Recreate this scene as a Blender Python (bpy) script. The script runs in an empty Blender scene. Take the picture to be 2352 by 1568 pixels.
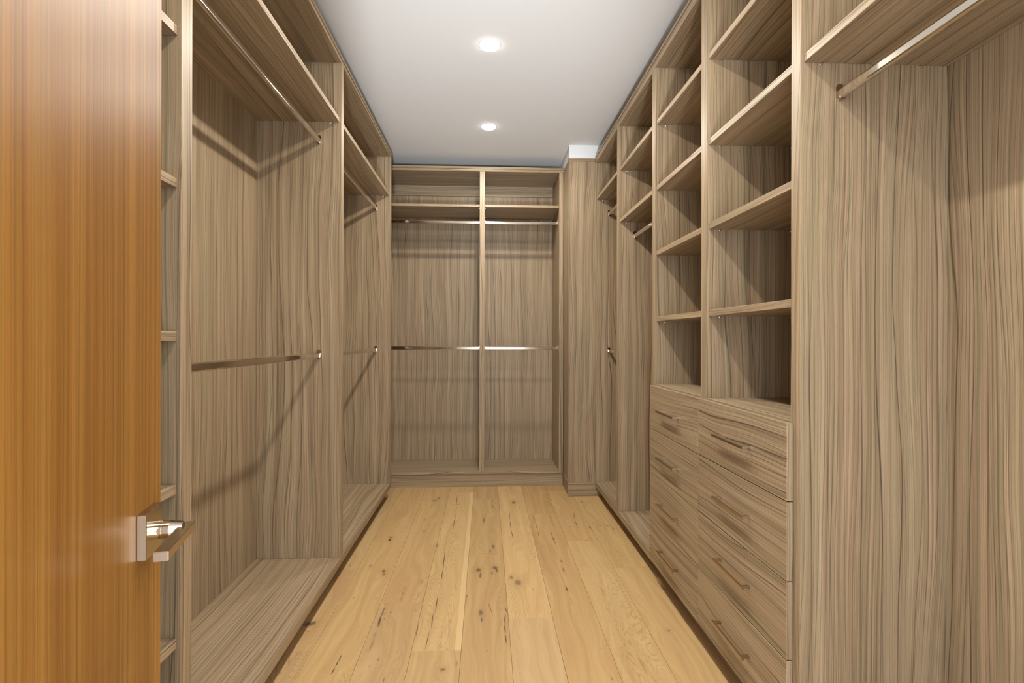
import bpy, bmesh, math, random
from mathutils import Vector, Matrix
random.seed(7)
S = bpy.context.scene
C = S.collection
PI = math.pi

# ------------------------------------------------------------------ camera
F_PX, YAW, CAM_H = 1225.0, math.atan(60/1225.0), 1.206
cd = bpy.data.cameras.new('camera'); cam = bpy.data.objects.new('camera', cd); C.objects.link(cam)
cd.sensor_width = 36.0; cd.lens = 36.0*F_PX/2352.0
cd.shift_y = -5.0/2352.0*1.0
cd.clip_start = 0.02
ROLL = math.radians(0.12)
cam.matrix_world = (Matrix.Translation((0, 0, CAM_H)) @ Matrix.Rotation(-YAW, 4, 'Z')
                    @ Matrix.Rotation(PI/2, 4, 'X') @ Matrix.Rotation(ROLL, 4, 'Z'))
S.camera = cam

# ------------------------------------------------------------------ world, exposure, lamps
w = bpy.data.worlds.new('world'); S.world = w; w.use_nodes = True
bg = w.node_tree.nodes['Background']
bg.inputs[0].default_value = (0.92, 0.98, 1.05, 1); bg.inputs[1].default_value = WORLD_STRENGTH = 6.0
S.view_settings.view_transform = 'Standard'; S.view_settings.look = 'None'
S.view_settings.gamma = 1.0; S.view_settings.exposure = 0.30
S.view_settings.use_curve_mapping = False
LAMP_W = 15.0
LAMP_COL = (1.0, 0.945, 0.85)
DOWNLIGHTS = [(0.017, 3.747), (0.017, 2.71), (0.017, 1.673), (0.017, 0.636)]
CEIL = 2.70
for x, y in DOWNLIGHTS:
    ld = bpy.data.lights.new('downlight_lamp', 'AREA'); ld.shape = 'DISK'; ld.size = 0.085
    ld.energy = LAMP_W; ld.color = LAMP_COL
    lo = bpy.data.objects.new('downlight_lamp', ld); C.objects.link(lo)
    lo.location = (x, y, CEIL-0.016)

# fill spot added behind the camera: its beam brightens the ceiling through the doorway
ld = bpy.data.lights.new('ceiling_fill_spot', 'SPOT'); ld.energy = 850; ld.shadow_soft_size = 0.1; ld.color = (0.94, 1.0, 1.06)
ld.spot_size = math.radians(28); ld.spot_blend = 1.0
lo = bpy.data.objects.new('ceiling_fill_spot', ld); C.objects.link(lo); lo.location = (0.06, -1.7, 0.3)
lo.rotation_euler = (Vector((-0.01, 3.05, 2.7))-lo.location).to_track_quat('-Z', 'Y').to_euler()

# ------------------------------------------------------------------ materials
def new_mat(name):
    m = bpy.data.materials.new(name); m.use_nodes = True
    nt = m.node_tree; nt.nodes.clear()
    out = nt.nodes.new('ShaderNodeOutputMaterial'); b = nt.nodes.new('ShaderNodeBsdfPrincipled')
    nt.links.new(b.outputs[0], out.inputs[0])
    return m, nt, b
def lin(r, g, b):
    f = lambda c: ((c/255.0)/12.92 if c/255.0 <= 0.04045 else ((c/255.0+0.055)/1.055)**2.4)
    return (f(r), f(g), f(b), 1)
class G:                                            # small node-graph helper
    def __init__(s, nt): s.nt = nt
    def n(s, t, **k):
        nd = s.nt.nodes.new(t)
        for a, v in k.items(): setattr(nd, a, v)
        return nd
    def put(s, sock, v):
        if isinstance(v, bpy.types.NodeSocket): s.nt.links.new(v, sock)
        else: sock.default_value = v
    def math(s, op, a, b=0.0, c=0.0, clamp=False):
        nd = s.n('ShaderNodeMath', operation=op, use_clamp=clamp)
        s.put(nd.inputs[0], a); s.put(nd.inputs[1], b); s.put(nd.inputs[2], c)
        return nd.outputs[0]
    def vmath(s, op, a, b=(0, 0, 0), c=(0, 0, 0)):
        nd = s.n('ShaderNodeVectorMath', operation=op)
        s.put(nd.inputs[0], a); s.put(nd.inputs[1], b)
        if op == 'MULTIPLY_ADD': s.put(nd.inputs[2], c)
        return nd.outputs['Value'] if op in ('LENGTH', 'DOT_PRODUCT', 'DISTANCE') else nd.outputs[0]
    def noise(s, vec, scale=1.0, detail=2.0, rough=0.5, dist=0.0):
        nd = s.n('ShaderNodeTexNoise', noise_dimensions='2D')
        s.put(nd.inputs['Vector'], vec); s.put(nd.inputs['Scale'], scale); s.put(nd.inputs['Detail'], detail)
        s.put(nd.inputs['Roughness'], rough); s.put(nd.inputs['Distortion'], dist)
        return nd.outputs[0]
    def xy(s, x, y):
        nd = s.n('ShaderNodeCombineXYZ'); s.put(nd.inputs[0], x); s.put(nd.inputs[1], y); return nd.outputs[0]
    def mix(s, f, a, b, blend='MIX'):
        nd = s.n('ShaderNodeMix', data_type='RGBA', blend_type=blend)
        s.put(nd.inputs[0], f); s.put(nd.inputs[6], a); s.put(nd.inputs[7], b); return nd.outputs[2]
    def ramp(s, f, lo, hi):                         # linear step lo..hi -> 0..1
        nd = s.n('ShaderNodeMapRange'); s.put(nd.inputs[0], f)
        nd.inputs[1].default_value = lo; nd.inputs[2].default_value = hi; return nd.outputs[0]
    def uv(s):
        t = s.n('ShaderNodeUVMap'); t.uv_map = 'UVMap'
        sp = s.n('ShaderNodeSeparateXYZ'); s.nt.links.new(t.outputs[0], sp.inputs[0])
        return sp.outputs[0], sp.outputs[1]

def laminate(name, base, light, dark, line, tint_a, tint_b, rough=0.42, warp=0.016, line_amt=0.92, fine=0.5, spec=0.36):
    """straight-grained timber laminate; UV in metres, u across the grain, v along it"""
    m, nt, b = new_mat(name); g = G(nt)
    u, v = g.uv()
    w1 = g.math('SUBTRACT', g.noise(g.xy(g.math('MULTIPLY', u, 4.0), g.math('MULTIPLY', v, 0.9)), 1, 1.5), 0.5)
    w2 = g.math('SUBTRACT', g.noise(g.xy(g.math('MULTIPLY', u, 9.0), g.math('MULTIPLY', v, 1.9)), 1, 1.0), 0.5)
    uu = g.math('ADD', g.math('MULTIPLY_ADD', w1, warp*4.4, u), g.math('MULTIPLY', w2, warp*0.42))
    def st(fu, fv, det=1.0): return g.noise(g.xy(g.math('MULTIPLY', uu, fu), g.math('MULTIPLY', v, fv)), 1, det, 0.55)
    broad = st(34, 0.35, 3.0)
    med = st(120, 0.6, 2.0)
    fin = st(300, 1.3, 2.0)
    pore = g.noise(g.xy(g.math('MULTIPLY', uu, 900), g.math('MULTIPLY', v, 45)), 1, 1.0)
    # growth rings: saw-tooth of the warped across-grain coordinate, strongest where a tooth ends
    def rings(freq, wob, wf, wv, width, gf, lo, hi):
        t = g.math('MULTIPLY_ADD', uu, freq, g.math('MULTIPLY', g.noise(g.xy(g.math('MULTIPLY', u, wf), g.math('MULTIPLY', v, wv)), 1, 1.0), wob*min(1.0, warp/0.016)))
        fr = g.math('FRACT', t); cell = g.math('FLOOR', t)
        d = g.math('SUBTRACT', 0.5, g.math('ABSOLUTE', g.math('SUBTRACT', fr, 0.5)))
        line_ = g.math('SUBTRACT', 1.0, g.ramp(d, width*0.25, width))
        gate = g.ramp(g.noise(g.xy(g.math('MULTIPLY', cell, 7.31), g.math('MULTIPLY', v, gf)), 1, 1.0), lo, hi)
        return g.math('MULTIPLY', line_, gate), g.math('MULTIPLY', g.math('POWER', fr, 3.0), gate)
    l1, sh1 = rings(21, 1.5, 5.0, 0.8, 0.056, 0.8, 0.36, 0.64)
    l2, sh2 = rings(74, 2.6, 7.0, 0.9, 0.16, 1.3, 0.36, 0.66)
    l3, sh3 = rings(190, 4.5, 9.0, 1.0, 0.30, 2.0, 0.30, 0.70)
    col = g.mix(g.ramp(broad, 0.28, 0.72), light, dark)
    col = g.mix(g.math('MULTIPLY', g.ramp(med, 0.35, 0.72), 0.55), col, base)
    hue = g.ramp(st(95, 0.6, 2.0), 0.36, 0.64)
    col = g.mix(1.0, col, g.mix(hue, tint_a, tint_b), 'MULTIPLY')
    f1 = g.math('MULTIPLY_ADD', g.ramp(fin, 0.3, 0.7), 0.30*fine*2, 1.0-0.15*fine*2)
    f2 = g.math('MULTIPLY_ADD', pore, 0.22, 0.89)
    f3 = g.math('MULTIPLY_ADD', g.ramp(med, 0.3, 0.7), 0.20, 0.90)
    ff = g.math('MULTIPLY', g.math('MULTIPLY', f1, f2), f3)
    ff = g.math('MULTIPLY', ff, g.math('SUBTRACT', 1.03, g.math('MULTIPLY', sh1, 0.20)))
    ff = g.math('MULTIPLY', ff, g.math('SUBTRACT', 1.03, g.math('MULTIPLY', sh2, 0.16)))
    ff = g.math('MULTIPLY', ff, g.math('SUBTRACT', 1.03, g.math('MULTIPLY', sh3, 0.14)))
    col = g.mix(1.0, col, g.xy3(ff), 'MULTIPLY')
    col = g.mix(g.math('MULTIPLY', l3, 0.32*line_amt), col, line)
    col = g.mix(g.math('MULTIPLY', l2, 0.62*line_amt), col, line)
    col = g.mix(g.math('MULTIPLY', l1, line_amt), col, line)
    nt.links.new(col, b.inputs['Base Color'])
    b.inputs['Roughness'].default_value = rough
    b.inputs['Specular IOR Level'].default_value = spec
    bp = g.n('ShaderNodeBump'); bp.inputs['Strength'].default_value = 0.12; bp.inputs['Distance'].default_value = 0.0006
    nt.links.new(fin, bp.inputs['Height']); nt.links.new(bp.outputs[0], b.inputs['Normal'])
    return m
def _xy3(s, v):
    nd = s.n('ShaderNodeCombineXYZ')
    for i in range(3): s.put(nd.inputs[i], v)
    return nd.outputs[0]
G.xy3 = _xy3

WOOD = laminate('elm_laminate', (0.330, 0.244, 0.152, 1), (0.405, 0.311, 0.202, 1), (0.250, 0.182, 0.110, 1),
                (0.075, 0.056, 0.036, 1), (1.045, 0.966, 0.955, 1), (0.965, 1.01, 0.965, 1))
DOORWOOD = laminate('door_veneer', (0.235, 0.102, 0.018, 1), (0.290, 0.138, 0.028, 1), (0.165, 0.064, 0.010, 1),
                    (0.115, 0.042, 0.007, 1), (1.03, 0.98, 0.97, 1), (0.98, 1.01, 1.0, 1), rough=0.40, warp=0.004,
                    line_amt=0.62, fine=0.30, spec=0.22)

def simple(name, col, rough=0.5, metal=0.0, spec=0.5, emit=None, es=0.0, bump=None):
    m, nt, b = new_mat(name); g = G(nt)
    b.inputs['Roughness'].default_value = rough; b.inputs['Metallic'].default_value = metal
    b.inputs['Specular IOR Level'].default_value = spec
    tc = g.n('ShaderNodeTexCoord')
    nz = g.n('ShaderNodeTexNoise'); nt.links.new(tc.outputs['Object'], nz.inputs[0])
    nz.inputs['Scale'].default_value = bump[0] if bump else 30.0; nz.inputs['Detail'].default_value = 3
    k = g.ramp(nz.outputs[0], 0.3, 0.7)
    c2 = tuple(c*0.97 for c in col[:3])+(1,)
    nt.links.new(g.mix(k, col, c2), b.inputs['Base Color'])
    if bump:
        bp = g.n('ShaderNodeBump'); bp.inputs['Strength'].default_value = bump[1]; bp.inputs['Distance'].default_value = 0.001
        nt.links.new(nz.outputs[0], bp.inputs['Height']); nt.links.new(bp.outputs[0], b.inputs['Normal'])
    if emit:
        b.inputs['Emission Color'].default_value = emit; b.inputs['Emission Strength'].default_value = es
    return m
PLASTER = simple('white_plaster', (0.79, 0.80, 0.80, 1), 0.9, spec=0.2, bump=(260, 0.05))
SUBFLOOR = simple('dark_underlay', (0.10, 0.06, 0.03, 1), 0.9, spec=0.1)
CHROME = simple('polished_nickel', (0.66, 0.60, 0.52, 1), 0.10, 1.0)
BRIGHT = simple('bright_nickel', (0.50, 0.42, 0.32, 1), 0.13, 1.0)
SATIN = simple('satin_nickel', (0.50, 0.42, 0.31, 1), 0.24, 1.0)
PIN = simple('pin_steel', (0.75, 0.70, 0.62, 1), 0.25, 1.0)
HOLE = simple('pin_hole_dark', (0.05, 0.035, 0.02, 1), 0.9, spec=0.0)
TRIMW = simple('white_enamel', (0.85, 0.84, 0.81, 1), 0.4)
LENS = simple('lit_lens', (0.9, 0.9, 0.88, 1), 0.5, emit=(1.0, 0.94, 0.86, 1), es=9.0)

# ------------------------------------------------------------------ mesh helpers
def tag(o, label=None, cat=None, group=None, kind=None):
    if label: o['label'] = label
    if cat: o['category'] = cat
    if group: o['group'] = group
    if kind: o['kind'] = kind
    return o
def link(name, bm, mats, parent=None, smooth=False):
    me = bpy.data.meshes.new(name); bm.to_mesh(me); bm.free()
    for m in (mats if isinstance(mats, (list, tuple)) else [mats]): me.materials.append(m)
    if smooth:
        for p in me.polygons: p.use_smooth = True
    o = bpy.data.objects.new(name, me); C.objects.link(o)
    if parent is not None: o.parent = parent
    return o
def thing(name, label, cat, loc=(0, 0, 0), rz=0, group=None):
    o = bpy.data.objects.new(name, None); C.objects.link(o)
    o.empty_display_size = 0.1; o.location = loc; o.rotation_euler = (0, 0, rz)
    return tag(o, label, cat, group)
def add_box(bm, x0, x1, y0, y1, z0, z1, bevel=0.0):
    vs = [bm.verts.new((x, y, z)) for x in (x0, x1) for y in (y0, y1) for z in (z0, z1)]
    fs = [bm.faces.new([vs[i] for i in f]) for f in
          ((0, 1, 3, 2), (4, 6, 7, 5), (0, 4, 5, 1), (2, 3, 7, 6), (0, 2, 6, 4), (1, 5, 7, 3))]
    if bevel > 0:
        es = set(e for f in fs for e in f.edges)
        bmesh.ops.bevel(bm, geom=list(es), offset=bevel, segments=1, affect='EDGES')
def grain_uv(bm, grain, du=None, dv=None):
    """UV in metres: u across the grain, v along; a random patch of the sheet for every panel"""
    uvl = bm.loops.layers.uv.get('UVMap') or bm.loops.layers.uv.new('UVMap')
    gi = 'XYZ'.index(grain)
    ou = random.uniform(0, 60) if du is None else du; ov = random.uniform(0, 60) if dv is None else dv
    bm.normal_update()
    for f in bm.faces:
        n = f.normal; ni = max(range(3), key=lambda i: abs(n[i]))
        rest = [i for i in range(3) if i != ni]
        if gi in rest: ai = [i for i in rest if i != gi][0]; bi = gi
        else: ai, bi = rest
        for l in f.loops:
            p = l.vert.co
            l[uvl].uv = (p[ai]+ou+ni*3.7, p[bi]+ov)
def panel(name, parent, x, y, z, grain='Z', mat=None, bevel=0.0010):
    """one board; x, y, z are (min, max) in world metres, origin of the parent is subtracted"""
    L = parent.location if parent is not None else Vector((0, 0, 0))
    bm = bmesh.new()
    add_box(bm, x[0]-L[0], x[1]-L[0], y[0]-L[1], y[1]-L[1], z[0]-L[2], z[1]-L[2], bevel)
    grain_uv(bm, grain)
    return link(name, bm, mat or WOOD, parent)
def prism(bm, prof, axis, a0, a1):
    """closed profile (list of 2-D points) extruded along an axis from a0 to a1"""
    def P(p, a):
        return {'X': (a, p[0], p[1]), 'Y': (p[0], a, p[1]), 'Z': (p[0], p[1], a)}[axis]
    A = [bm.verts.new(P(p, a0)) for p in prof]; B = [bm.verts.new(P(p, a1)) for p in prof]
    n = len(prof)
    for i in range(n): bm.faces.new((A[i], A[(i+1) % n], B[(i+1) % n], B[i]))
    bm.faces.new(A[::-1]); bm.faces.new(B)
def finish(bm, axis_grain=None):
    bmesh.ops.recalc_face_normals(bm, faces=bm.faces[:])
    if axis_grain: grain_uv(bm, axis_grain)
    return bm
def stadium(w, h, seg=10, cy=0.0, cz=0.0):
    r = w/2; pts = []
    for i in range(seg+1): a = PI*i/seg; pts.append((cy+r*math.cos(a), cz+h/2-r+r*math.sin(a)))
    for i in range(seg+1): a = PI+PI*i/seg; pts.append((cy+r*math.cos(a), cz-h/2+r+r*math.sin(a)))
    return pts
def rounded(w, h, r, seg=4):
    pts = []
    for cx, cz, a0 in ((w/2-r, h/2-r, 0), (-w/2+r, h/2-r, PI/2), (-w/2+r, -h/2+r, PI), (w/2-r, -h/2+r, 1.5*PI)):
        for i in range(seg+1): a = a0+PI/2*i/seg; pts.append((cx+r*math.cos(a), cz+r*math.sin(a)))
    return pts

# ------------------------------------------------------------------ dimensions (metres; Y runs down the room)
XL, XLB = -0.72, -1.130        # front and back of the left run
XR, XRB = 0.84, 1.247          # front and back of the right run
YF, YFB = 4.36, 4.80           # front and back of the far unit
DECK = 0.119
TOPZ, CROWN = 2.580, 2.614

# ------------------------------------------------------------------ room shell
def struct(name, boxes, mat):
    bm = bmesh.new()
    for b in boxes: add_box(bm, *b)
    return tag(link(name, bm, mat), kind='structure')
struct('wall_left', [(-1.25, XLB-0.020, -0.12, 4.93, 0, CEIL)], PLASTER)
struct('wall_right', [(XRB+0.020, XRB+0.12, -0.12, 4.93, 0, CEIL)], PLASTER)
struct('wall_far', [(XLB-0.020, XRB+0.020, YFB+0.020, YFB+0.13, 0, CEIL)], PLASTER)
DW0, DW1, DH = -0.262, 0.60, 2.42
struct('wall_rear', [(-1.25, DW0, -0.25, -0.12, 0, CEIL), (DW1, XRB+0.12, -0.25, -0.12, 0, CEIL),
                     (DW0, DW1, -0.25, -0.12, DH, CEIL)], PLASTER)
struct('ceiling', [(-1.25, XRB+0.12, -0.25, 4.93, CEIL, CEIL+0.10)], PLASTER)
struct('trim_1', [(0.638, XRB+0.019, 4.075, YFB+0.019, 2.602, CEIL)], PLASTER)   # plaster bulkhead over the corner panel

# floor: one board per plank on a dark underlay
KN=[(-0.214,4.014,0.0028,0.143,1,0.036),(-0.208,3.798,0.0028,0.106,1,0.027),(-0.206,3.551,0.0028,0.177,1,-0.01),(-0.232,3.899,0.006,0.022,1,1.257),(-0.198,3.916,0.005,0.019,1,-0.631),(-0.382,4.011,0.0131,0.0174,0.6),(-0.354,4.066,0.0083,0.0168,0.7),(-0.388,3.882,0.0044,0.0143,0.8),(-0.406,3.701,0.0036,0.0148,0.7),(-0.407,3.583,0.0044,0.0217,0.6),(-0.385,3.372,0.0055,0.0131,0.7),(-0.574,3.235,0.009,0.0227,1),(-0.574,3.28,0.0107,0.0109,1),(-0.283,3.132,0.0038,0.0332,0.7),(-0.289,3.406,0.0083,0.0118,0.5),(-0.011,3.56,0.0058,0.0515,0.65),(0.053,3.986,0.0049,0.0323,0.5),(0.052,3.853,0.0063,0.0301,0.5),(0.047,3.105,0.0063,0.0261,0.8),(0.026,3.036,0.005,0.025,0.6),(0.093,4.076,0.0033,0.045,0.4),(-0.225,2.885,0.0028,0.089,1,0.039),(-0.222,2.734,0.0028,0.085,1,0.007),(-0.226,2.947,0.0028,0.107,1,0.022),(-0.222,2.44,0.003,0.093,1,0.025),(-0.227,2.298,0.003,0.071,1,0.033),(-0.232,2.152,0.0022,0.083,0.9,-0.021),(0.207,3.939,0.0129,0.0315,0.75),(0.215,3.465,0.0034,0.0106,0.8),(0.162,3.136,0.0038,0.01,0.7),(0.411,3.206,0.0058,0.0153,1),(0.414,2.886,0.0047,0.0141,0.9),(0.671,3.394,0.0055,0.0234,0.8),(0.747,3.427,0.005,0.0095,0.6),(0.79,3.42,0.0061,0.0095,0.9),(0.816,3.368,0.0055,0.0261,0.7),(0.609,3.181,0.006,0.0068,0.9),(0.712,3.931,0.0128,0.0314,0.4),(0.546,3.42,0.0034,0.0079,0.7),(0.162,4.268,0.0035,0.0247,0.5),(0.205,4.314,0.0028,0.063,0.8),(0.164,3.651,0.0028,0.113,0.95,-0.015),(0.162,3.47,0.0028,0.096,0.95,-0.012),(0.165,3.301,0.0028,0.098,0.95,0.047),(0.326,3.588,0.0025,0.074,0.95,0.054),(0.328,3.442,0.0025,0.095,0.95,-0.006),(0.328,3.293,0.0025,0.076,0.95,-0.008),(0.438,3.57,0.003,0.083,0.5,-0.014),(0.44,3.461,0.003,0.043,0.5,0.094),(0.41,3.271,0.003,0.075,0.7,0.008),(0.412,3.162,0.003,0.051,0.7,0.023),(0.606,3.625,0.0028,0.079,0.95,-0.123),(0.593,3.462,0.0028,0.108,0.95,-0.053),(-0.72,2.881,0.004,0.0056,0.8),(-0.609,2.864,0.0047,0.0167,0.6),(-0.528,2.802,0.0103,0.0159,0.85),(-0.52,2.762,0.009,0.0129,0.7),(-0.697,2.696,0.0029,0.0064,0.8),(-0.611,2.519,0.0047,0.0052,0.9),(-0.506,2.502,0.0041,0.0064,0.5),(-0.745,2.294,0.0243,0.0178,0.8),(-0.728,2.306,0.0094,0.0144,0.8),(-0.729,2.237,0.0055,0.0044,0.9),(-0.417,2.381,0.0045,0.0046,0.8),(-0.434,2.321,0.0028,0.0109,0.7),(-0.309,2.391,0.0025,0.0077,0.7),(-0.178,2.174,0.0027,0.0096,0.6),(-0.403,2.032,0.0033,0.0112,0.5),(-0.426,1.984,0.0032,0.008,0.5),(-0.153,1.958,0.0112,0.0104,0.7),(-0.168,2.038,0.0017,0.0042,0.8),(-0.528,2.266,0.0028,0.0035,0.7),(-0.317,2.673,0.0109,0.029,0.25),(-0.449,2.204,0.0072,0.0263,0.3),(-0.447,2.135,0.0061,0.0555,0.35),(-0.452,2.384,0.005,0.064,0.6,0),(-0.452,2.307,0.007,0.056,0.85,0.041),(-0.39,2.546,0.0018,0.091,0.8,-0.025),(-0.548,2.048,0.003,0.028,0.9,0.021),(-0.55,2.012,0.0035,0.025,0.85,-0.023),(-0.552,1.968,0.0035,0.025,0.85,-0.091),(-0.282,2.228,0.0022,0.063,0.9,0.018),(-0.358,1.908,0.002,0.02,0.7,0.142),(-0.035,2.794,0.0137,0.0238,0.8),(0.051,2.815,0.0138,0.0188,0.85),(0.059,2.785,0.0057,0.021,0.8),(0.034,2.753,0.0079,0.0087,0.6),(-0.026,2.733,0.0049,0.0354,0.8),(0.132,2.698,0.0088,0.0197,0.65),(0.162,2.643,0.0173,0.0331,0.6),(0.23,2.566,0.0027,0.0134,0.6),(-0.02,2.357,0.0096,0.0263,0.7),(-0.015,2.299,0.0026,0.0215,0.95),(0.008,2.065,0.0042,0.0043,0.7),(-0.107,1.989,0.0049,0.0161,0.4),(0.412,2.891,0.0042,0.0113,0.9),(0.408,2.775,0.0045,0.0261,0.7),(0.394,2.557,0.0054,0.0115,1),(0.454,2.06,0.0017,0.0037,0.7),(-0.087,2.508,0.0025,0.0051,0.8),(0.022,2.394,0.0018,0.073,0.95,0.182),(0.092,2.376,0.003,0.029,0.8,0.182),(0.085,2.302,0.0032,0.05,0.85,-0.081),(0.082,2.22,0.0032,0.045,0.85,0),(0.083,2.146,0.0032,0.04,0.85,0.029),(0.394,2.566,0.002,0.058,0.7,-0.03),(0.395,2.455,0.0015,0.07,0.5,0.049),(0.45,1.878,0.0016,0.028,0.8,0.021),(0.76,2.176,0.0071,0.0096,0.75),(0.769,2.128,0.0015,0.038,0.35,0.153),(0.762,2.554,0.0031,0.0044,0.6)]
# (x, y, half width, half length, darkness[, angle]) of the knots and checks seen in the oak boards

PLANK_W = 0.1925
JOINTS = {-0.863: (0.05, 2.097, 2.831), -0.6705: (1.2, 3.213), -0.478: (0.3, 2.462, 3.526), -0.2855: (0.2, 2.077, 4.210),
          -0.093: (0.9, 2.985, 4.031), 0.0995: (0.35, 2.302), 0.292: (1.6, 3.665), 0.4845: (1.05, 3.182, 4.230),
          0.677: (0.6, 2.788), 0.8695: (1.4, 3.4), 1.062: (0.8, 2.9)}
def oak(name, knots, sap=False):
    m, nt, b = new_mat(name); g = G(nt)
    u, v = g.uv()
    at = g.n('ShaderNodeAttribute'); at.attribute_name = 'tone'
    tone = at.outputs['Color']
    w1 = g.math('SUBTRACT', g.noise(g.xy(g.math('MULTIPLY', u, 7.0), g.math('MULTIPLY', v, 1.3)), 1, 2.0), 0.5)
    uu = g.math('MULTIPLY_ADD', w1, 0.16, u)
    ring = g.noise(g.xy(g.math('MULTIPLY', uu, 34), g.math('MULTIPLY', v, 0.9)), 1, 2.0)
    cath = g.math('SINE', g.math('MULTIPLY', g.noise(g.xy(g.math('MULTIPLY', u, 6.5), g.math('MULTIPLY', v, 0.8)), 1, 2.5), 330.0))
    cmask = g.ramp(g.noise(g.xy(g.math('MULTIPLY', u, 6), g.math('MULTIPLY', v, 0.7)), 1, 1.0), 0.50, 0.66)
    fin = g.noise(g.xy(g.math('MULTIPLY', uu, 420), g.math('MULTIPLY', v, 7)), 1, 2.0)
    pore = g.noise(g.xy(g.math('MULTIPLY', uu, 1000), g.math('MULTIPLY', v, 60)), 1, 1.0)
    col = g.mix(g.ramp(ring, 0.3, 0.7), (0.545, 0.372, 0.178, 1), (0.470, 0.306, 0.138, 1))
    pink = g.ramp(g.noise(g.xy(g.math('MULTIPLY', uu, 13), g.math('MULTIPLY', v, 0.9)), 1, 2.0), 0.50, 0.72)
    col = g.mix(g.math('MULTIPLY', pink, 0.38), col, (0.430, 0.262, 0.128, 1))
    ff = g.math('MULTIPLY_ADD', g.ramp(fin, 0.3, 0.7), 0.10, 0.95)
    ff = g.math('MULTIPLY', ff, g.math('MULTIPLY_ADD', pore, 0.12, 0.94))
    lines = g.math('MULTIPLY', g.ramp(cath, 0.35, 1.0), g.math('MULTIPLY', cmask, 0.20))
    ff = g.math('MULTIPLY', ff, g.math('SUBTRACT', 1.0, lines))
    col = g.mix(1.0, col, g.xy3(ff), 'MULTIPLY')
    col = g.mix(1.0, col, tone, 'MULTIPLY')
    geo = g.n('ShaderNodeNewGeometry')
    if sap:                                          # pale sapwood stripe along one board edge
        sp = g.n('ShaderNodeSeparateXYZ'); nt.links.new(geo.outputs['Position'], sp.inputs[0])
        band = g.math('MULTIPLY', g.ramp(sp.outputs[0], -0.1195, -0.1175), g.math('MULTIPLY', g.ramp(sp.outputs[1], 2.07, 2.08), g.math('SUBTRACT', 1.0, g.ramp(sp.outputs[1], 4.205, 4.215))))
        col = g.mix(g.math('MULTIPLY', band, 0.55), col, (0.72, 0.52, 0.27, 1))
    # knots and checks
    n3 = g.n('ShaderNodeTexNoise'); n3.inputs['Scale'].default_value = 55; n3.inputs['Detail'].default_value = 3
    nt.links.new(geo.outputs['Position'], n3.inputs['Vector'])
    jit = g.vmath('MULTIPLY_ADD', n3.outputs['Color'], (0.010, 0.034, 0), (-0.005, -0.017, 0))
    pos = g.vmath('ADD', geo.outputs['Position'], jit)
    jl = g.vmath('MULTIPLY_ADD', n3.outputs['Color'], (0.0045, 0.0, 0), (-0.00225, 0, 0))
    posl = g.vmath('ADD', geo.outputs['Position'], jl)
    dark = None; halo = None
    for k in knots:
        x, y, rx, ry, a = k[:5]
        if len(k) > 5:
            mp = g.n('ShaderNodeMapping', vector_type='TEXTURE')
            mp.inputs['Location'].default_value = (x, y, 0); mp.inputs['Rotation'].default_value = (0, 0, k[5])
            mp.inputs['Scale'].default_value = (rx, ry, 1e3)
            nt.links.new(posl, mp.inputs[0]); d = g.vmath('LENGTH', mp.outputs[0])
            kk = g.math('MULTIPLY', g.math('SUBTRACT', 1.0, g.ramp(d, 0.45, 1.0)), min(1, a*1.15))
        else:
            q = g.vmath('MULTIPLY_ADD', pos, (1/rx, 1/ry, 0), (-x/rx, -y/ry, 0)); d = g.vmath('LENGTH', q)
            kk = g.math('MULTIPLY', g.math('SUBTRACT', 1.0, g.ramp(d, 0.50, 1.20)), a)
            if a > 0.5 and rx*ry > 4e-5:
                h = g.math('SUBTRACT', 1.0, g.ramp(d, 0.8, 3.4))
                halo = h if halo is None else g.math('MAXIMUM', halo, h)
        dark = kk if dark is None else g.math('MAXIMUM', dark, kk)
    if halo is not None: col = g.mix(g.math('MULTIPLY', halo, 0.30), col, (0.33, 0.195, 0.085, 1))
    if dark is not None: col = g.mix(g.math('MULTIPLY', dark, 0.92), col, (0.060, 0.047, 0.040, 1))
    nt.links.new(col, b.inputs['Base Color'])
    b.inputs['Roughness'].default_value = 0.52; b.inputs['Specular IOR Level'].default_value = 0.28
    bp = g.n('ShaderNodeBump'); bp.inputs['Strength'].default_value = 0.15; bp.inputs['Distance'].default_value = 0.0006
    nt.links.new(fin, bp.inputs['Height']); nt.links.new(bp.outputs[0], b.inputs['Normal'])
    return m
bm = bmesh.new(); add_box(bm, -1.25, XRB+0.12, -0.25, 4.93, -0.10, -0.014)
floor = tag(link('floor', bm, SUBFLOOR), kind='structure')
tr = random.Random(5)
def plank(x0, x1, y0, y1, mat, tone):
    bm = bmesh.new()
    add_box(bm, x0+0.0004, x1-0.0004, y0+0.0003, y1-0.0003, -0.014, 0.0, 0.0007)
    grain_uv(bm, 'Y')
    lay = bm.loops.layers.float_color.new('tone')
    for f in bm.faces:
        for l in f.loops: l[lay] = tone
    link('plank', bm, mat, floor)
TONE_SET = {(-0.2855, 2.077): (1.08, 1.08, 1.05, 1), (-0.093, 2.985): (0.95, 0.94, 0.90, 1), (-0.093, 0.9): (0.93, 0.90, 0.86, 1),
            (0.0995, 2.302): (1.14, 1.14, 1.12, 1), (0.0995, 0.35): (1.03, 1.04, 1.10, 1), (0.292, 1.6): (0.97, 0.93, 0.88, 1),
            (0.4845, 1.05): (1.03, 1.03, 1.0, 1), (0.677, 0.6): (0.99, 0.97, 0.92, 1), (-0.478, 2.462): (0.98, 0.95, 0.92, 1),
            (-0.478, 0.3): (0.95, 0.93, 0.94, 1), (-0.6705, 1.2): (1.0, 0.98, 0.92, 1), (0.292, 3.665): (0.96, 0.91, 0.84, 1),
            (0.4845, 4.23): (0.86, 0.80, 0.70, 1), (0.4845, 3.182): (0.98, 0.94, 0.88, 1)}
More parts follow.
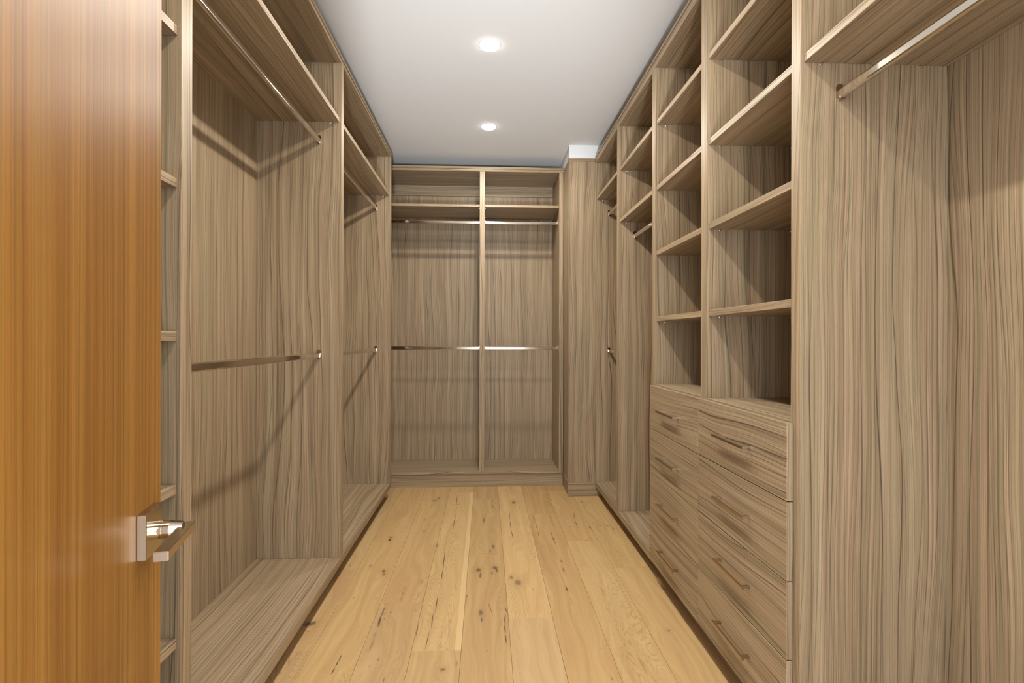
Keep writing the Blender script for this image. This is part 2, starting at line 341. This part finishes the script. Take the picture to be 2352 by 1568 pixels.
for i, x0 in enumerate([-1.0555]+list(JOINTS)):
    x1 = x0+PLANK_W
    if x0 == -1.0555: js = (0.7, 2.6)
    else: js = JOINTS[x0]
    mat = oak('oak_boards', [k for k in KN if x0 <= k[0] < x1], x0 == -0.2855)
    ys = [-0.25]+list(js)+[4.83]
    for y0, y1 in zip(ys, ys[1:]):
        t = TONE_SET.get((x0, y0))
        if t is None:
            q = tr.uniform(0.93, 1.03); t = (q, q*tr.uniform(0.965, 1.0), q*tr.uniform(0.92, 1.0), 1)
        plank(x0, x1, y0, y1, mat, t)

# ------------------------------------------------------------------ joinery pieces
def pins(shelf, parent, pts, z):
    L = parent.location
    for x, y, dx, dy in pts:
        bm = bmesh.new()
        n = 8
        ax = Vector((dx, dy, 0)); up = Vector((0, 0, 1)); sd = ax.cross(up)
        for r, a, bb in ((0.0028, 0.0, 0.008), (0.0042, 0.0, 0.0012)):
            A = []; B = []
            for i in range(n):
                t = 2*PI*i/n; o = (up*math.cos(t)+sd*math.sin(t))*r
                c = Vector((x, y, z-0.0032))-L
                A.append(bm.verts.new(c+o+ax*a)); B.append(bm.verts.new(c+o+ax*bb))
            for i in range(n): bm.faces.new((A[i], A[(i+1) % n], B[(i+1) % n], B[i]))
            bm.faces.new(B); bm.faces.new(A[::-1])
        link('shelf_pin', finish(bm), PIN, shelf)
SH = 0.0235
def side_shelf(parent, side, y0, y1, z):
    """adjustable shelf of a left (-1) or right (+1) unit; z is its underside"""
    if side < 0: x = (XLB+0.001, XL-0.009)
    else: x = (XR+0.008, XRB-0.001)
    s = panel('shelf', parent, x, (y0+0.0008, y1-0.0008), (z, z+SH), 'Y')
    xs = (x[1]-0.045, x[0]+0.075) if side < 0 else (x[0]+0.045, x[1]-0.075)
    pins(s, parent, [(xx, y1, 0, -1) for xx in xs]+[(xx, y0, 0, 1) for xx in xs], z)
    return s
ROD_W, ROD_H = 0.0165, 0.0272
def rod(parent, axis, c, a0, a1, z):
    """oval hanging rod; c = the other horizontal coordinate, z = underside"""
    L = parent.location; zc = z+ROD_H/2
    off = (L[0], L[2]) if axis == 'Y' else (L[1], L[2]); al = L[1] if axis == 'Y' else L[0]
    bm = bmesh.new()
    prism(bm, [(p[0]+c-off[0], p[1]+zc-off[1]) for p in rounded(ROD_W, ROD_H, 0.0062, 5)], axis, a0-al+0.003, a1-al-0.003)
    r = link('hanging_rod', finish(bm), CHROME, parent)
    for e, s in ((a0, 1), (a1, -1)):
        bm = bmesh.new()
        pl = [(p[0]+c-off[0], p[1]+zc-off[1]) for p in stadium(0.021, 0.046, 10, 0, 0.006)]
        a, b = sorted((e-al, e-al+s*0.003)); prism(bm, pl, axis, a, b)
        # cup that wraps the lower part of the rod
        outer = [p for p in stadium(0.021, 0.040, 10)]; inner = [p for p in rounded(ROD_W+0.0008, ROD_H+0.0008, 0.0064, 5)]
        t0, t1 = sorted((e-al+s*0.003, e-al+s*0.013))
        half = [(0.0105*math.cos(t), -0.0060+0.0105*math.sin(t)) for t in [PI+PI*i/12 for i in range(13)]]
        half = [(-0.0105, 0.004)]+half+[(0.0105, 0.004)]
        inn = [(q[0]*0.0079/0.0105, q[1]*1.0 if k in (0, len(half)-1) else q[1]+0.0024) for k, q in enumerate(half)][::-1]
        ring = half+inn
        A = [bm.verts.new({'X': (t0, c-off[0]+q[0], zc-off[1]+q[1]), 'Y': (c-off[0]+q[0], t0, zc-off[1]+q[1])}[axis]) for q in ring]
        B = [bm.verts.new({'X': (t1, c-off[0]+q[0], zc-off[1]+q[1]), 'Y': (c-off[0]+q[0], t1, zc-off[1]+q[1])}[axis]) for q in ring]
        n = len(ring); m = len(half)
        for i in range(n): bm.faces.new((A[i], A[(i+1) % n], B[(i+1) % n], B[i]))
        for i in range(m-1):
            j = n-1-i
            bm.faces.new((B[i], B[i+1], B[j-1], B[j])); bm.faces.new((A[i], A[j], A[j-1], A[i+1]))
        link('rod_bracket', finish(bm), BRIGHT, r)
    return r

def side_unit(name, label, side, y0, y1, dividers, group=None, kick=True, first_side=False, top=TOPZ):
    """carcass against the left (-1) or right (+1) wall. dividers = [(ya, yb)] upright panels"""
    cx = (XL+XLB)/2 if side < 0 else (XR+XRB)/2
    t = thing(name, label, 'wardrobe', (cx, (y0+y1)/2, 0), 0, group)
    xf, xb = (XL, XLB) if side < 0 else (XR, XRB)
    xs = tuple(sorted((xf, xb)))
    bt = 0.016
    xback = (xb-bt, xb) if side < 0 else (xb, xb+bt)
    panel('back_panel', t, xback, (y0+0.0005, y1-0.0005), (DECK-0.04, top), 'Z')
    panel('bottom_panel', t, xs, (y0+0.0002, y1-0.0002), (DECK-0.038, DECK), 'Y', bevel=0.0008)
    panel('top_panel', t, xs, (y0+0.0004, y1-0.0004), (top, 2.5965), 'Y')
    for ya, yb in dividers:
        panel('side_panel', t, xs, (ya, yb), (DECK, top), 'Z')
    # packer above the top board (set back: a thin dark joint) and the crown strip
    s = -side
    xg = tuple(sorted((xf-s*0.004, xf-s*0.05))); xc = tuple(sorted((xf+s*0.003, xf-s*0.05)))
    panel('packer_strip', t, xg, (y0+0.001, y1-0.001), (2.5965, 2.5995), 'Y', bevel=0)
    panel('crown_strip', t, xc, (y0+0.006, y1-0.006), (2.5995, CROWN), 'Y')
    if kick:
        xk = tuple(sorted((xf-s*0.055, xf-s*0.071)))
        panel('kick_board', t, xk, (y0+0.001, y1-0.001), (0.0, DECK-0.038), 'Y')
    return t

# ------------------------------------------------------------------ left run
YN = -0.10
t = side_unit('shelf_unit', 'open shelving bay of streaky brown laminate partly hidden behind the orange door', -1,
              YN, 1.345, [(YN, YN+0.04), (1.298, 1.345)])
t['category'] = 'shelving'
for z in (0.474, 0.838, 1.200, 1.562, 1.921, 2.283): side_shelf(t, -1, YN+0.04, 1.298, z)
t = side_unit('hanging_wardrobe', 'large open hanging bay on the left with two chrome rods, next to the door', -1,
              1.345, 2.737, [(2.692, 2.737)])
side_shelf(t, -1, 1.345, 2.692, 2.283)
rod(t, 'Y', -0.828, 1.345, 2.692, 2.173); rod(t, 'Y', -0.828, 1.345, 2.692, 1.111)
t = side_unit('hanging_wardrobe', 'second hanging bay on the left wall, beside the wardrobe on the end wall', -1,
              2.737, 4.100, [(4.055, 4.100)])
side_shelf(t, -1, 2.737, 4.055, 2.283)
rod(t, 'Y', -0.826, 2.737, 4.055, 2.175); rod(t, 'Y', -0.826, 2.737, 4.055, 1.111)

# ------------------------------------------------------------------ far unit
t = thing('double_wardrobe', 'wide double hanging wardrobe across the end wall with a central divider and four rods', 'wardrobe',
          ((XLB+0.636)/2, (YF+YFB)/2, 0))
panel('back_panel', t, (XLB, 0.636), (YFB, YFB+0.016), (0.08, TOPZ-0.004), 'Z')
panel('bottom_panel', t, (XLB+0.036, 0.600), (YF, YFB), (0.107, 0.126), 'X')
panel('top_panel', t, (XLB, 0.636), (YF, YFB), (2.576, 2.5925), 'X')
panel('side_panel', t, (XLB, XLB+0.036), (YF, YFB), (0.107, 2.576), 'Z')
panel('side_panel', t, (0.600, 0.636), (YF, YFB), (0.107, 2.576), 'Z')
panel('divider_panel', t, (-0.052, -0.011), (YF, YFB), (0.126, 2.576), 'Z')
panel('packer_strip', t, (XLB, 0.636), (YF+0.004, YF+0.05), (2.5925, 2.5955), 'X', bevel=0)
panel('crown_strip', t, (XLB, 0.6375), (YF-0.004, YF+0.05), (2.5955, 2.614), 'X')
panel('kick_board', t, (XLB, 0.636), (YF+0.012, YF+0.028), (0.0, 0.107), 'X')
for a, b in ((XLB+0.036, -0.052), (-0.011, 0.600)):
    s = panel('shelf', t, (a+0.0008, b-0.0008), (YF+0.004, YFB-0.001), (2.286, 2.306), 'X')
    pins(s, t, [(a, YF+0.05, 1, 0), (b, YF+0.05, -1, 0), (a, YFB-0.08, 1, 0), (b, YFB-0.08, -1, 0)], 2.286)
    panel('nailing_rail', t, (a+0.0005, b-0.0005), (YFB-0.018, YFB-0.0005), (2.484, 2.5755), 'X')
    rod(t, 'X', 4.468, a, b, 2.168); rod(t, 'X', 4.468, a, b, 1.118)

# ------------------------------------------------------------------ corner filler
t = thing('corner_panel', 'plain full-height wood filler in the right corner beside the end wardrobe', 'panel', (0.74, 4.2, 0))
panel('front_panel', t, (0.634, 0.870), (4.0688, 4.088), (0.109, 2.573), 'Z')
panel('side_panel', t, (0.6395, 0.656), (4.0885, YF+0.38), (0.109, 2.573), 'Z')
panel('kick_board', t, (0.634, 0.893), (4.0692, 4.088), (0.0, 0.1085), 'X')
panel('kick_board', t, (0.6365, 0.652), (4.0885, YF+0.0), (0.0, 0.1085), 'Y')
panel('crown_strip', t, (0.631, 0.8385), (4.067, 4.12), (2.5735, 2.600), 'X')
panel('crown_strip', t, (0.6385, 0.68), (4.1205, YF+0.38), (2.5735, 2.600), 'Y')

# ------------------------------------------------------------------ right run
RTOP = 2.560
t = side_unit('hanging_wardrobe', 'far right hanging bay with upper and lower rods, next to the corner panel', 1,
              3.394, 4.068, [(4.0545, 4.068)], top=RTOP)
side_shelf(t, 1, 3.394, 4.0545, 2.277)
rod(t, 'Y', 0.944, 3.394, 4.0545, 2.156); rod(t, 'Y', 0.944, 3.394, 4.0545, 1.105)
t = side_unit('hanging_wardrobe', 'tall hanging bay right after the drawers, two shelves above one rod, right side', 1,
              2.669, 3.394, [(3.345, 3.394)], top=RTOP)
for z in (2.277, 1.949): side_shelf(t, 1, 2.669, 3.345, z)
rod(t, 'Y', 0.944, 2.669, 3.345, 1.850)

t = side_unit('drawer_cabinet', 'tall open shelves over two columns of drawers with slim bar handles, right side', 1,
              1.386, 2.669, [(1.386, 1.432), (1.997, 2.048), (2.618, 2.669)], top=RTOP)
t['category'] = 'cabinet'
dc = t
for c in list(t.children):                      # the deck behind the drawer fronts is set back
    if c.name.startswith('bottom_panel'):
        for v in c.data.vertices:
            if v.co.x < 0: v.co.x += 0.030
for ya, yb in ((1.432, 1.997), (2.048, 2.618)):
    for z in (2.275, 1.948, 1.626, 1.296): side_shelf(t, 1, ya, yb, z)
    panel('tower_deck', t, (XR+0.004, XRB-0.001), (ya+0.0005, yb-0.0005), (0.962, 0.984), 'Y')
DZ = [(0.7655, 0.9790), (0.5465, 0.7625), (0.3315, 0.5435), (0.1120, 0.3285)]
def drawer(parent, y0, y1, z0, z1, by0, by1):
    L = parent.location
    bm = bmesh.new()
    add_box(bm, 0.8205-L[0], 0.8385-L[0], y0-L[1], y1-L[1], z0, z1, 0.0008)
    bx0, bx1, bz0, bz1, w = 0.8420, 1.20, z0+0.012, z1-0.030, 0.014       # open-topped box behind the front
    for q in ((bx0, bx1, by0, by0+w, bz0, bz1), (bx0, bx1, by1-w, by1, bz0, bz1),
              (bx1-w, bx1, by0+w, by1-w, bz0, bz1), (bx0, bx1-w, by0+w, by1-w, bz0, bz0+0.008),
              (0.8385, bx0+w, by0+w, by1-w, bz0+0.008, bz1)):
        add_box(bm, q[0]-L[0], q[1]-L[0], q[2]-L[1], q[3]-L[1], q[4], q[5])
    grain_uv(bm, 'Y')
    d = link('drawer', bm, WOOD, parent)
    yc, zc = (by0+by1)/2+0.008, (z0+z1)/2
    bm = bmesh.new()
    hl = 0.113
    add_box(bm, 0.7900-L[0], 0.7990-L[0], yc-hl-L[1], yc+hl-L[1], zc-0.0042, zc+0.0042, 0.0005)
    for s in (-1, 1):
        ye = yc+s*(hl-0.018)
        a, b = sorted((ye, ye+s*0.0095))
        add_box(bm, 0.7985-L[0], 0.8207-L[0], a-L[1], b-L[1], zc-0.0040, zc+0.0040, 0.0004)
    tag(link('drawer_handle', bm, SATIN, d), 'slim square bar handle in satin nickel')
for z0, z1 in DZ:
    drawer(t, 1.4175, 2.0225, z0, z1, 1.445, 1.985)
    drawer(t, 2.0255, 2.6310, z0, z1, 2.060, 2.606)

t = side_unit('hanging_wardrobe', 'nearest right hanging bay with broad side panel, shelf and one chrome rod', 1,
              YN, 1.386, [(YN, YN+0.04)], top=RTOP)
for z in (2.275, 1.947): side_shelf(t, 1, YN+0.04, 1.386, z)
rod(t, 'Y', 0.946, YN+0.04, 1.386, 1.849)

# ------------------------------------------------------------------ entrance door, standing open at the left
ROT = Matrix.Rotation(-YAW, 4, 'Z')
al = math.radians(16.5)-YAW                     # angle between the leaf and the room axis
def cw(xc, zc): return Vector((xc*math.cos(YAW)+zc*math.sin(YAW), -xc*math.sin(YAW)+zc*math.cos(YAW), 0))
e = Vector((-math.sin(al), math.cos(al), 0)); nrm = Vector((math.cos(al), math.sin(al), 0))
rose_c = cw(-0.4306, 0.6122)+e*0.0265           # centre of the rose on the door face
door = bpy.data.objects.new('door_1', None); C.objects.link(door)
tag(door, kind='structure')
door.location = (rose_c.x, rose_c.y, 0)
# local axes: X = out of the door face towards the aisle, Y = along the leaf towards its free edge
door.rotation_euler = (0, 0, math.atan2(nrm.y, nrm.x))
EDGE = 0.0540; LEAF_W = 0.84; DT = 0.040
bm = bmesh.new(); add_box(bm, -DT, 0.0, EDGE-LEAF_W, EDGE, 0.008, 2.40, 0.0012); grain_uv(bm, 'Z')
link('leaf', bm, DOORWOOD, door)
HZ = 0.976
bm = bmesh.new(); add_box(bm, 0.0, 0.0100, -0.0265, 0.0265, HZ-0.0265, HZ+0.0265, 0.0007)
bmesh.ops.recalc_face_normals(bm, faces=bm.faces[:])
han = tag(link('door_handle', bm, BRIGHT, door), 'polished nickel lever handle on a square rose')
bm = bmesh.new()
def cyl(bm, r0, r1, a, b, n=32, cy=0.0, cz=HZ):
    A = [bm.verts.new((a, cy+r0*math.cos(2*PI*i/n), cz+r0*math.sin(2*PI*i/n))) for i in range(n)]
    B = [bm.verts.new((b, cy+r1*math.cos(2*PI*i/n), cz+r1*math.sin(2*PI*i/n))) for i in range(n)]
    for i in range(n): bm.faces.new((A[i], A[(i+1) % n], B[(i+1) % n], B[i]))
    bm.faces.new(A[::-1]); bm.faces.new(B)
cyl(bm, 0.0108, 0.0108, 0.0100, 0.0190); cyl(bm, 0.0100, 0.0100, 0.0190, 0.0198)
cyl(bm, 0.0106, 0.0106, 0.0198, 0.0270); cyl(bm, 0.0106, 0.0082, 0.0270, 0.0405)
finish(bm); link('neck', bm, BRIGHT, han)
bm = bmesh.new()
def lever_pts(): return [(0.0500, 0.0135), (0.0500, -0.0870), (0.0354, -0.0870), (0.0354, 0.0135)]
prism(bm, lever_pts(), 'Z', HZ-0.0068, HZ+0.0036)
finish(bm)
bmesh.ops.bevel(bm, geom=bm.edges[:], offset=0.0006, segments=2, affect='EDGES')
link('lever', bm, BRIGHT, han)
bm = bmesh.new(); add_box(bm, -DT-0.010, -DT, -0.0265, 0.0265, HZ-0.0265, HZ+0.0265, 0.0007)
add_box(bm, -DT-0.050, -DT-0.0105, -0.010, 0.010, HZ-0.010, HZ+0.010, 0.001)
add_box(bm, -DT-0.050, -DT-0.040, -0.087, -0.010, HZ-0.006, HZ+0.004, 0.0005)
tag(link('door_handle', bm, BRIGHT, door), 'matching lever handle on the hidden face')
# frame of the doorway the camera stands in
bm = bmesh.new()
add_box(bm, DW0-0.0, DW0+0.018, -0.25, -0.125, 0, DH); add_box(bm, DW1-0.018, DW1, -0.25, -0.125, 0, DH)
add_box(bm, DW0+0.018, DW1-0.018, -0.25, -0.125, DH-0.018, DH)
tag(link('trim_2', bm, TRIMW), kind='structure')

# ------------------------------------------------------------------ ceiling downlights
NM = ['recessed white downlight glowing in the ceiling, the farther of the two in view',
      'recessed white downlight glowing in the ceiling, the nearer of the two in view',
      'recessed ceiling downlight just above the near hanging bay, out of frame',
      'recessed ceiling downlight above the doorway, out of frame']
for (x, y), lab in zip(DOWNLIGHTS, NM):
    t = thing('ceiling_downlight', lab, 'downlight', (x, y, CEIL), 0, 'ceiling downlights')
    def lathe(prof, n=40):
        bm = bmesh.new(); rings = []
        for r, z in prof:
            rings.append([bm.verts.new((r*math.cos(2*PI*i/n), r*math.sin(2*PI*i/n), z)) for i in range(n)] if r > 1e-6
                         else [bm.verts.new((0, 0, z))])
        for A, B in zip(rings, rings[1:]):
            for i in range(n):
                j = (i+1) % n
                if len(B) == 1: bm.faces.new((A[i], A[j], B[0]))
                else: bm.faces.new((A[i], A[j], B[j], B[i]))
        return finish(bm)
    link('trim_ring', lathe([(0.0475, -0.001), (0.0475, -0.003), (0.0535, -0.0035), (0.0555, -0.0015), (0.0555, -0.0002), (0.0475, -0.001)]), TRIMW, t, True)
    link('lens', lathe([(0.0472, -0.002), (0.0470, -0.009), (0.042, -0.0130), (0.030, -0.0145), (0.015, -0.015), (0.0, -0.0150)]), LENS, t, True)
